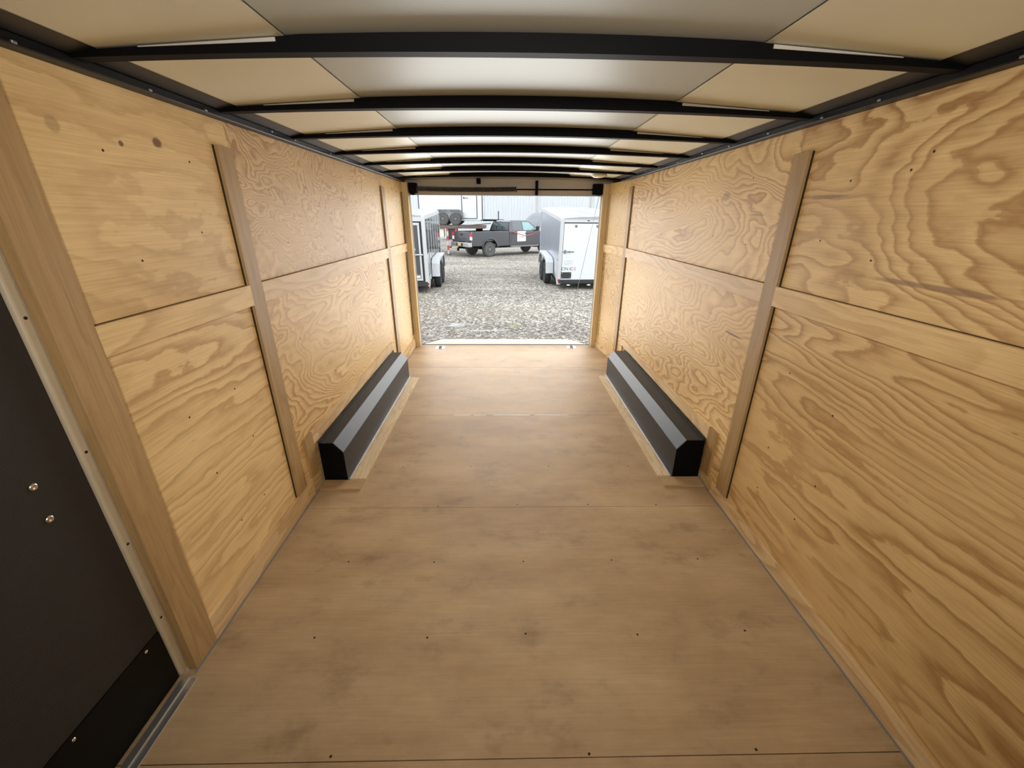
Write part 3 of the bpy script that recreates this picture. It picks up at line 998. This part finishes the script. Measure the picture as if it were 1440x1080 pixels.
for x in (-0.73, -0.08, 0.6):
    mb = MB(); mb.lathe([(0.032, -0.031), (0.030, -0.036), (0.004, -0.037)], c=(0, 0, 0.275), axis='y', n=16); q = mb.build('bumper_lamp', M['sign_white'], bmp); q.location = (x, 0, 0); q.scale = (1.9, 1, 0.55)
mb = MB(); mb.tube([(-0.97, -0.035, 1.155), (-0.63, -0.035, 1.155)], 0.014, 8); mb.box(-0.93, -0.88, -0.045, -0.02, 1.10, 1.21, 0.004); mb.box(-0.80, -0.76, -0.05, -0.02, 1.13, 1.18, 0.004)
mb.build('latch_bar', M['rim_grey'], rd)
mb = MB()
for a in ((-0.885, -0.64, 0.88, 0.888), (-0.885, -0.64, 0.79, 0.798), (-0.885, -0.878, 0.79, 0.888), (-0.647, -0.64, 0.79, 0.888), (-0.83, -0.69, 0.815, 0.823), (-0.83, -0.69, 0.855, 0.863), (-0.96, -0.76, 0.775, 0.782)):
    mb.box(a[0], a[1], -0.0215, -0.0202, a[2], a[3])
mb.build('sticker', M['ink_grey'], rd)
txt('ON', 0.135, (-0.98, -0.0215, 0.60), (PI / 2, 0, 0), M['ink'], rd)
txt('IC', 0.135, (-0.735, -0.0215, 0.60), (PI / 2, 0, 0), M['ink'], rd)
txt('E', 0.135, (-0.59, -0.0215, 0.60), (PI / 2, 0, 0), M['ink_red'], rd)
mb = MB(); mb.box(-0.985, -0.665, -0.030, -0.0205, 0.352, 0.545, 0.008); lp = mb.build('plate_holder', M['plate_black'], rd)
mb = MB(); mb.lathe([(0.010, -0.0305), (0.008, -0.034)], axis='y', n=10); b0 = mb.build('bolt', M['alum'], lp); b0.location = (-0.955, 0, 0.515)
for x, z in ((-0.70, 0.515), (-0.955, 0.385), (-0.70, 0.385)): add_screw(b0, lp, (x, 0, z))
for x in (-0.62, 0.02, 0.62):
    mb = MB(); mb.lathe([(0.04, -0.021), (0.04, -0.03), (0.015, -0.036)], c=(x, 0, 1.885), axis='y', n=18); mb.build('hinge_bolt', M['rim_grey'], rd)
for x in (-0.26, 0.08, 0.42):
    mb = MB(); mb.box(x - .035, x + .035, -0.02, -0.0085, 2.02, 2.045, 0.004); mb.build('marker_lamp', M['rim_black'], rt)
for s in (-1, 1):
    mb = MB(); mb.lathe([(0.045, -0.0125), (0.045, -0.022), (0.02, -0.028)], c=(s * (hw - .035), 0, 0.295), axis='y', n=18); mb.build('tail_lamp', M['red_lens'], rt)
    mb = MB(); mb.prism([(0.0, 0.15), (0.10, 0.15), (0.62, 0.52), (0.62, 0.86), (0.0, 0.86)], s * (hw + 0.013), s * (hw + 0.02), 'x'); mb.build('skirt', M['white_frame'], rt)
    fender(rt, s, 0.82, 2.80, 0.80, 0.34, (hw + .021, hw + .26), M['galv'])
for yy in (1.35, 2.6):
    pass

# left-hand trailer: charcoal door, glossy dark side with ribs
hd = math.radians(2.3)
Wd = 2.14
rx, ry = -2.29 - Wd / 2 * math.cos(hd), 12.3 - Wd / 2 * math.sin(hd)
lt = enclosed_trailer('enclosed_trailer', 'enclosed trailer with charcoal rear door and mirror-dark ribbed side, parked left of the doorway', (rx, ry, G), math.radians(2.8), hd,
                      3.75, Wd, 0.22, 2.13, (1.27, 2.10), M['mirror_black'], M['white_frame'], M['galv'], 'enclosed cargo trailers outside the doorway')
hw = Wd / 2
mb = MB(); mb.box(-hw + .09, hw - .09, -0.008, 0.03, 1.99, 2.10); mb.build('header', M['white_frame'], lt)
mb = MB(); mb.box(-hw + .09, hw - .09, 0.0, 0.0295, 0.26, 1.989); mb.build('door_seal', M['black_plastic'], lt)
mb = MB(); mb.box(-hw + .15, hw - .15, -0.02, 0.028, 0.37, 1.95, 0.004); rd = mb.build('ramp_door', M['charcoal_skin'], lt)
mb = MB()
for a in ((-hw + .15, -hw + .20, 0.37, 1.95), (hw - .20, hw - .15, 0.37, 1.95), (-hw + .2, hw - .2, 1.89, 1.95), (-hw + .2, hw - .2, 0.37, 0.43)):
    mb.box(a[0], a[1], -0.035, -0.0205, a[2], a[3], 0.003)
mb.build('door_frame', M['white_frame'], rd)
mb = MB(); mb.tube([(hw - .48, -0.045, 1.10), (hw - .10, -0.045, 1.10)], 0.018, 8); mb.box(hw - .36, hw - .32, -0.06, -0.02, 1.03, 1.19, 0.005); mb.build('latch_bar', M['white_frame'], rd)
mb = MB(); mb.box(hw - .46, hw - .31, -0.0225, -0.0205, 1.21, 1.28); mb.build('sticker', M['sign_white'], rd)
mb = MB(); mb.box(hw - .38, hw - .225, -0.0225, -0.0205, 0.45, 0.53); mb.mi = 1; mb.box(hw - .37, hw - .235, -0.024, -0.0226, 0.505, 0.525); mb.build('decal', [M['sign_white'], M['ink_red']], rd)
mb = MB(); mb.box(-hw + .02, hw - .02, -0.03, 0.0, 0.20, 0.33, 0.005); mb.build('bumper', M['plate_black'], lt)
for s in (-1, 1):
    mb = MB(); mb.lathe([(0.045, -0.0125), (0.045, -0.022), (0.02, -0.028)], c=(s * (hw - .03), 0, 0.27), axis='y', n=18); mb.build('tail_lamp', M['red_lens'], lt)
    for kk, y in enumerate((0.60, 1.2, 1.8, 2.4, 3.0)):
        mb = MB(); mb.box(s * (hw + .001), s * (hw + .012), y - 0.022, y + 0.022, 0.30, 2.029, 0.003); mb.build('side_rib', M['white_frame'], lt)
    mb = MB(); mb.prism([(0.0, 0.15), (0.10, 0.15), (0.5, 0.42), (0.5, 0.48), (0.0, 0.48)], s * (hw + 0.013), s * (hw + 0.02), 'x'); mb.build('skirt', M['white_frame'], lt)
    fender(lt, s, 0.70, 2.66, 0.86, 0.36, (hw + .021, hw + .26), M['galv'])

# ------------------------------------------------------------------ gooseneck deck trailer and the white trailer riding on it
DZ = 1.64
gx0, gx1 = -9.0, -1.2
root = thing('gooseneck_trailer', 'rust-brown flat deck gooseneck trailer hitched over the pickup bed', 'trailer', (0, 26.75, G))
mb = MB()
for i in range(11):
    y = -1.15 + i * 0.21
    mb.box(gx0, gx1 - 0.2, y, y + 0.2, DZ - 0.06, DZ)
mb.build('deck', M['old_wood'], root)
mb = MB()
mb.box(gx0, gx1, -1.23, -1.155, DZ - 0.17, DZ - 0.005, 0.01)
mb.box(gx0, gx1, 1.165, 1.24, DZ - 0.17, DZ - 0.005, 0.01)
mb.box(gx1 - 0.1, gx1, -1.15, 1.16, DZ - 0.17, DZ - 0.005, 0.01)
for x in (-8, -6.5, -5, -3.5, -2.2): mb.box(x - .05, x + .05, -1.15, 1.16, DZ - 0.17, DZ - 0.061)
mb.build('frame', M['brown_steel'], root)
mb = MB(); mb.prism([(gx1 - 1.1, DZ - .02), (gx1 + 0.35, DZ + 0.09), (gx1 + .35, DZ + 0.15), (gx1 - 1.1, DZ + 0.02)], -1.24, -1.17, 'y'); mb.build('rail', M['brown_steel'], root)
mb = MB(); mb.box(-1.75, -1.35, -1.0, -0.6, DZ - 0.40, DZ - 0.171, 0.02); mb.tube([(-1.55, -0.8, DZ - .4), (-1.55, -0.8, DZ - 0.62)], 0.07, 12); mb.build('coupler', M['black_steel'], root)
mb = MB(); mb.box(-3.45, -3.35, -1.2, -1.1, 0.03, DZ - 0.171); mb.build('leg', M['tape'], root)
mb = MB()
mb.prism([(-3.28, 0.45), (-3.18, 0.45), (-2.82, DZ - .171), (-2.93, DZ - .171)], -1.2, -1.1, 'y'); mb.build('leg', M['tape'], root)
MB().box(-3.5, -3.25, -1.25, -1.05, 0.0, 0.0295).build('foot', M['black_steel'], root)
MB().box(-3.345, -3.2, -1.19, -1.11, 0.40, 0.449).build('foot', M['black_steel'], root)
mb = MB(); mb.box(-3.5, -2.8, -1.02, -0.95, 0.85, DZ - 0.18); mb.build('headboard', M['charcoal_skin'], root)
mb = MB(); mb.box(-4.15, -3.62, -1.1, -0.6, 0.98, DZ - 0.175, 0.02); mb.build('toolbox', M['cream'], root)
for y in (-0.95, 0.95):
    for x in (-6.2, -7.2):
        t = MB(); t.lathe([(0.24, -.1), (.36, -.12), (.40, -.09), (.40, .09), (.36, .12), (.24, .1)], axis='y', n=28); o = t.build('wheel', M['rubber'], root); o.location = (x, y, 0.40)
mb = MB(); mb.box(-7.5, -5.9, -0.8, 0.8, 0.36, 0.46); mb.box(-7.3, -6.1, -.5, .5, .46, DZ - .171); mb.build('axle_frame', M['black_steel'], root)

# carried white trailer, side-on, tongue to the right
hd = -PI / 2
wt = enclosed_trailer('enclosed_trailer', 'white enclosed trailer with black trim riding on the flat deck trailer', (-5.05, 26.78, G + DZ), 0.0, hd,
                      3.73, 1.85, 0.245, 2.35, (1.40, 2.14), M['white_skin'], M['trim_dark'], M['galv'], 'enclosed cargo trailers outside the doorway', 0.0, 'dusty_rubber', 'rim_grey')
hw = 1.85 / 2
mb = MB(); mb.box(hw + .0005, hw + .010, 2.53, 3.38, 0.40, 2.26); sd = mb.build('side_door', M['white_skin'], wt)
mb = MB()
for a in ((2.49, 2.55, 0.37, 2.28), (3.36, 3.42, 0.37, 2.28), (2.55, 3.36, 0.35, 0.40)):
    mb.box(hw + .0005, hw + .016, a[0], a[1], a[2], a[3], 0.003)
mb.build('door_trim', M['trim_dark'], sd)
mb = MB(); mb.tube([(hw + .03, 2.60, 1.47), (hw + .03, 2.90, 1.47)], 0.016, 8); mb.box(hw + .01, hw + .04, 2.62, 2.67, 1.43, 1.54, .005); mb.build('handle', M['trim_dark'], sd)
mb = MB(); mb.box(hw + .006, hw + .012, 2.35, 3.6, 0.255, 0.315); mb.build('lower_rail', M['galv'], wt)
fender(wt, 1, 0.90, 2.64, 0.86, 0.36, (hw + .013, hw + .26), M['fender_grey'])
fender(wt, -1, 0.90, 2.64, 0.86, 0.36, (hw + .013, hw + .26), M['fender_grey'])

# ------------------------------------------------------------------ pickup truck
th = -math.radians(90 - 38)
pk = thing('pickup_truck', 'dark grey crew-cab pickup truck parked on the gravel, hood raised', 'truck', (-1.478, 25.05, G), (0, 0, th))


def arc(cy_, cz_, r, a0, a1, n=10):
    return [(cy_ + r * math.cos(math.radians(a0 + (a1 - a0) * i / n)), cz_ + r * math.sin(math.radians(a0 + (a1 - a0) * i / n))) for i in range(n + 1)]


HW = 1.0
RAIL = 1.36
# bed sides with wheel arch
for s in (-1, 1):
    mb = MB()
    pr = [(-1.18, 0.60), (-1.22, 0.85), (-1.20, RAIL - .02), (-1.17, RAIL), (1.34, RAIL), (1.38, RAIL - .03), (1.38, 0.58), (0.55, 0.56)] + arc(0, 0.46, 0.51, 12, 168, 14) + [(-0.56, 0.60)]
    mb.prism(pr, s * (HW - 0.13), s * HW, 'x', 0.012)
    mb.build('bed_side', M['truck_paint'], pk)
    # flare around the arch
    mb = MB()
    mb.prism(arc(0, 0.46, 0.565, 5, 175, 16) + list(reversed(arc(0, 0.46, 0.505, 5, 175, 16))), s * (HW + .001), s * (HW + 0.045), 'x', 0.012)
    mb.build('wheel_flare', M['truck_paint'], pk)
mb = MB(); mb.box(-HW + .135, HW - .135, -1.15, 1.36, 0.80, 0.86); mb.box(-HW + .135, HW - .135, 1.32, 1.37, 0.86, 1.34); mb.build('bed_floor', M['black_plastic'], pk)
mb = MB(); mb.box(-0.80, 0.80, -1.24, -1.17, 0.82, RAIL - .01, 0.015); tg = mb.build('tailgate', M['truck_paint'], pk)
mb = MB(); mb.box(-0.14, 0.14, -1.252, -1.241, 1.14, 1.24, 0.006); mb.build('handle', M['black_plastic'], tg)
for s in (-1, 1):
    mb = MB(); mb.box(s * 0.815, s * (HW + .004), -1.243, -1.19, 1.10, 1.30, 0.012); mb.build('tail_lamp', M['red_lens'], pk)
    mb = MB(); mb.box(s * 0.815, s * (HW + .004), -1.243, -1.19, 0.92, 1.098, 0.012); mb.build('reverse_lamp', M['pink_lens'], pk)
mb = MB()
mb.prism([(-HW + .02, -1.20), (-HW + .02, -1.33), (-HW + .1, -1.40), (HW - .1, -1.40), (HW - .02, -1.33), (HW - .02, -1.20)], 0.56, 0.79, 'z', 0.02)
bp_ = mb.build('rear_bumper', M['steel_bumper'], pk)
mb = MB(); mb.box(-0.34, 0.34, -1.412, -1.401, 0.60, 0.76); mb.build('step_pad', M['black_plastic'], bp_)
mb = MB(); mb.box(-0.16, 0.16, -1.42, -1.413, 0.61, 0.75, 0.002); mb.build('licence_plate', M['yellow_plate'], bp_)
mb = MB(); mb.box(-0.05, 0.05, -1.48, -1.0, 0.46, 0.555); mb.box(-0.04, 0.04, -1.56, -1.44, 0.34, 0.46, .01); mb.tube([(0, -1.52, .46), (0, -1.52, 0.52)], .03, 10); mb.build('hitch', M['black_steel'], pk)
# cab lower body and front fenders
mb = MB()
cab = [(1.40, 0.58), (1.40, 1.36), (3.70, 1.36), (5.05, 1.24), (5.18, 1.10), (5.22, 0.62), (4.93, 0.52)] + arc(4.25, 0.44, 0.50, 8, 172, 14) + [(3.66, 0.50), (1.53, 0.50)]
mb.prism(cab, -HW, HW, 'x', 0.03)
body = mb.build('cab_body', M['truck_paint'], pk)
# greenhouse
def ring(z, y0, y1, hwid): return [(-hwid, y0, z), (hwid, y0, z), (hwid, y1, z), (-hwid, y1, z)]
mb = MB()
R_ = [ring(1.355, 1.41, 3.78, 0.97), ring(1.62, 1.48, 3.42, 0.89), ring(1.86, 1.56, 3.04, 0.80), ring(1.925, 1.66, 2.90, 0.74), ring(1.945, 1.83, 2.71, 0.6)]
vsr = [[mb.bm.verts.new(p) for p in q] for q in R_]
for i in range(len(vsr) - 1):
    for k_ in range(4):
        mb.bm.faces.new((vsr[i][k_], vsr[i][(k_ + 1) % 4], vsr[i + 1][(k_ + 1) % 4], vsr[i + 1][k_]))
mb.bm.faces.new(vsr[-1])
mb.build('cab_roof', M['truck_paint'], pk, recalc=True)


def cabx(z):  # half width of the greenhouse at z
    if z < 1.62: return 0.97 + (0.89 - 0.97) * (z - 1.355) / 0.265
    return 0.89 + (0.80 - 0.89) * (z - 1.62) / 0.24


def side_glass(s, pts, mat, name):
    mb = MB()
    out = [(s * (cabx(z) + 0.008), y, z) for y, z in pts]
    inn = [(s * (cabx(z) - 0.03), y, z) for y, z in pts]
    n = len(pts)
    v, f = mb._faces(out + inn, [tuple(range(n)), tuple(range(2 * n - 1, n - 1, -1))] + [(i, i + n, (i + 1) % n + n, (i + 1) % n) for i in range(n)])
    bmesh.ops.recalc_face_normals(mb.bm, faces=f)
    return mb.build(name, mat, pk)


for s in (-1, 1):
    side_glass(s, [(1.66, 1.40), (2.38, 1.40), (2.38, 1.62), (2.38, 1.84), (1.73, 1.84), (1.68, 1.62)], M['glass_dark'], 'rear_side_window')
    side_glass(s, [(2.48, 1.40), (3.54, 1.40), (3.28, 1.62), (2.96, 1.84), (2.48, 1.84), (2.48, 1.62)], M['glass_teal'], 'front_side_window')
    mb = MB(); mb.box(s * (HW + .001), s * (HW + .010), 1.51, 2.42, 0.62, 1.345, 0.006); rdr = mb.build('rear_door', M['truck_paint'], pk)
    mb = MB(); mb.box(s * (HW + .001), s * (HW + .010), 2.44, 3.54, 0.62, 1.345, 0.006); fdr = mb.build('front_door', M['truck_paint'], pk)
    mb = MB(); mb.box(s * (HW + .0105), s * (HW + .035), 1.56, 1.76, 1.20, 1.245, 0.01); mb.build('handle', M['black_plastic'], rdr)
    mb = MB(); mb.box(s * (HW + .0105), s * (HW + .035), 2.53, 2.73, 1.20, 1.245, 0.01); mb.build('handle', M['black_plastic'], fdr)
    mb = MB(); mb.box(s * (HW - .02), s * (HW + .03), 1.5, 3.68, 0.47, 0.55, 0.015); mb.build('running_board', M['rim_grey'], pk)
    mb = MB(); mb.box(s * (HW + .03), s * (HW + .26), 3.40, 3.53, 1.36, 1.62, 0.03); mb.tube([(s * (HW - .06), 3.46, 1.38), (s * (HW + .06), 3.46, 1.42)], .03, 8); mb.build('mirror', M['black_plastic'], pk)
# rear window: tilted quad on the back of the greenhouse
mb = MB()
def back_y(z): return 1.41 + (z - 1.355) / 0.265 * 0.07 if z < 1.62 else 1.48 + (z - 1.62) / 0.24 * 0.08
vq = []
for dy in (-0.008, 0.02):
    for (x_, z_) in ((-0.80, 1.40), (0.80, 1.40), (0.76, 1.62), (0.68, 1.84), (-0.68, 1.84), (-0.76, 1.62)):
        vq.append((x_, back_y(z_) + dy, z_))
v, f = mb._faces(vq, [(0, 1, 2, 5), (5, 2, 3, 4), (6, 11, 8, 7), (11, 10, 9, 8)] + [(i, i + 6, (i + 1) % 6 + 6, (i + 1) % 6) for i in range(6)])
bmesh.ops.recalc_face_normals(mb.bm, faces=f)
rw = mb.build('rear_window', M['glass_dark'], pk)
mb = MB()
for x_ in (-0.27, 0.27): mb.prism([(x_ - .012, 1.41), (x_ + .012, 1.41), (x_ + .012, 1.62), (x_ - .012, 1.62)], back_y(1.5) - .03, back_y(1.5) - .006, 'y')
mb.build('window_divider', M['black_plastic'], rw)
mb = MB(); mb.box(-0.19, 0.19, 1.53, 1.58, 1.865, 1.905, 0.008); mb.build('stop_lamp', M['pink_lens'], pk)
# windscreen
mb = MB()
vq = [(-0.86, 3.76, 1.39), (0.86, 3.76, 1.39), (0.82, 3.425, 1.63), (0.72, 3.06, 1.85), (-0.72, 3.06, 1.85), (-0.82, 3.425, 1.63)]
vq2 = [(x_, y_ - 0.03, z_ - 0.03) for x_, y_, z_ in vq]
v, f = mb._faces(vq + vq2, [(0, 1, 2, 5), (5, 2, 3, 4), (6, 11, 8, 7), (11, 10, 9, 8)] + [(i, i + 6, (i + 1) % 6 + 6, (i + 1) % 6) for i in range(6)])
bmesh.ops.recalc_face_normals(mb.bm, faces=f)
mb.build('windscreen', M['glass_teal'], pk)
# raised hood
mb = MB()
a = math.radians(44)
hp = []
for (l, wd, cz) in ((0.0, 0.86, 0.0), (0.5, 0.88, 0.05), (1.0, 0.86, 0.05), (1.32, 0.80, 0.0)):
    for x_ in (-wd, -wd * .6, 0, wd * .6, wd):
        c_ = cz + (0.06 if abs(x_) < wd * .9 else 0.0)
        hp.append((x_, 3.76 + l * math.cos(a) - c_ * math.sin(a), 1.37 + l * math.sin(a) + c_ * math.cos(a)))
fs_ = [(i * 5 + j_, i * 5 + j_ + 1, (i + 1) * 5 + j_ + 1, (i + 1) * 5 + j_) for i in range(3) for j_ in range(4)]
v, f = mb._faces(hp, fs_)
bmesh.ops.recalc_face_normals(mb.bm, faces=f)
bmesh.ops.solidify(mb.bm, geom=f, thickness=0.04)
mb.build('hood', M['truck_hood'], pk)
mb = MB(); mb.box(-HW + .05, HW - .05, 5.18, 5.34, 0.52, 0.78, 0.03); mb.build('front_bumper', M['steel_bumper'], pk)
mb = MB(); mb.box(-0.75, 0.75, 5.185, 5.24, 0.80, 1.16, 0.02); mb.build('grille', M['black_plastic'], pk)
mb = MB(); mb.box(-0.45, 0.45, -1.1, 5.1, 0.42, 0.50); mb.box(-0.8, 0.8, -0.05, 0.05, 0.35, 0.45); mb.box(-0.8, 0.8, 4.2, 4.3, 0.35, 0.45); mb.build('chassis', M['black_plastic'], pk)
for s in (-1, 1):
    for y in (0.0, 4.25):
        wheel(pk, 'wheel', s * 0.86, y, 0.40, 0.40, 0.27, s, M['dusty_rubber'], M['rim_grey'])
# magnetic sign
sg = MB().box(HW + .0105, HW + .014, 1.98, 2.64, 0.78, 1.34, 0.001).build('door_sign', M['sign_white'], pk)
mb = MB()
for (y0, y1, z0, z1) in ((2.16, 2.25, 1.24, 1.28), (2.28, 2.34, 1.24, 1.28), (2.36, 2.48, 1.24, 1.28), (2.05, 2.57, 1.03, 1.05), (2.08, 2.22, 0.99, 1.02), (2.26, 2.54, 0.99, 1.02), (2.24, 2.38, 0.93, 0.95), (2.06, 2.26, 0.85, 0.88), (2.30, 2.40, 0.85, 0.88), (2.43, 2.57, 0.85, 0.88)):
    mb.box(HW + .0142, HW + .0155, y0, y1, z0, z1)
mb.build('lettering', M['ink_grey'], sg)

# red cable hanging along the side of the truck
rc = MB()
path = []
for t, z in ((1.40, 1.36), (1.7, 1.31), (2.0, 1.22), (2.35, 1.14), (2.65, 1.10), (2.95, 1.13), (3.2, 1.20), (3.4, 1.31), (3.5, 1.42)):
    path.append((HW + .045, t, z))
rc.tube(path, 0.018, 8)
rco = rc.build('jumper_cable', M['red_cable'])
rco.location = pk.location; rco.rotation_euler = pk.rotation_euler
tag(rco, 'red cable drooping along the side of the grey pickup truck', 'cable')
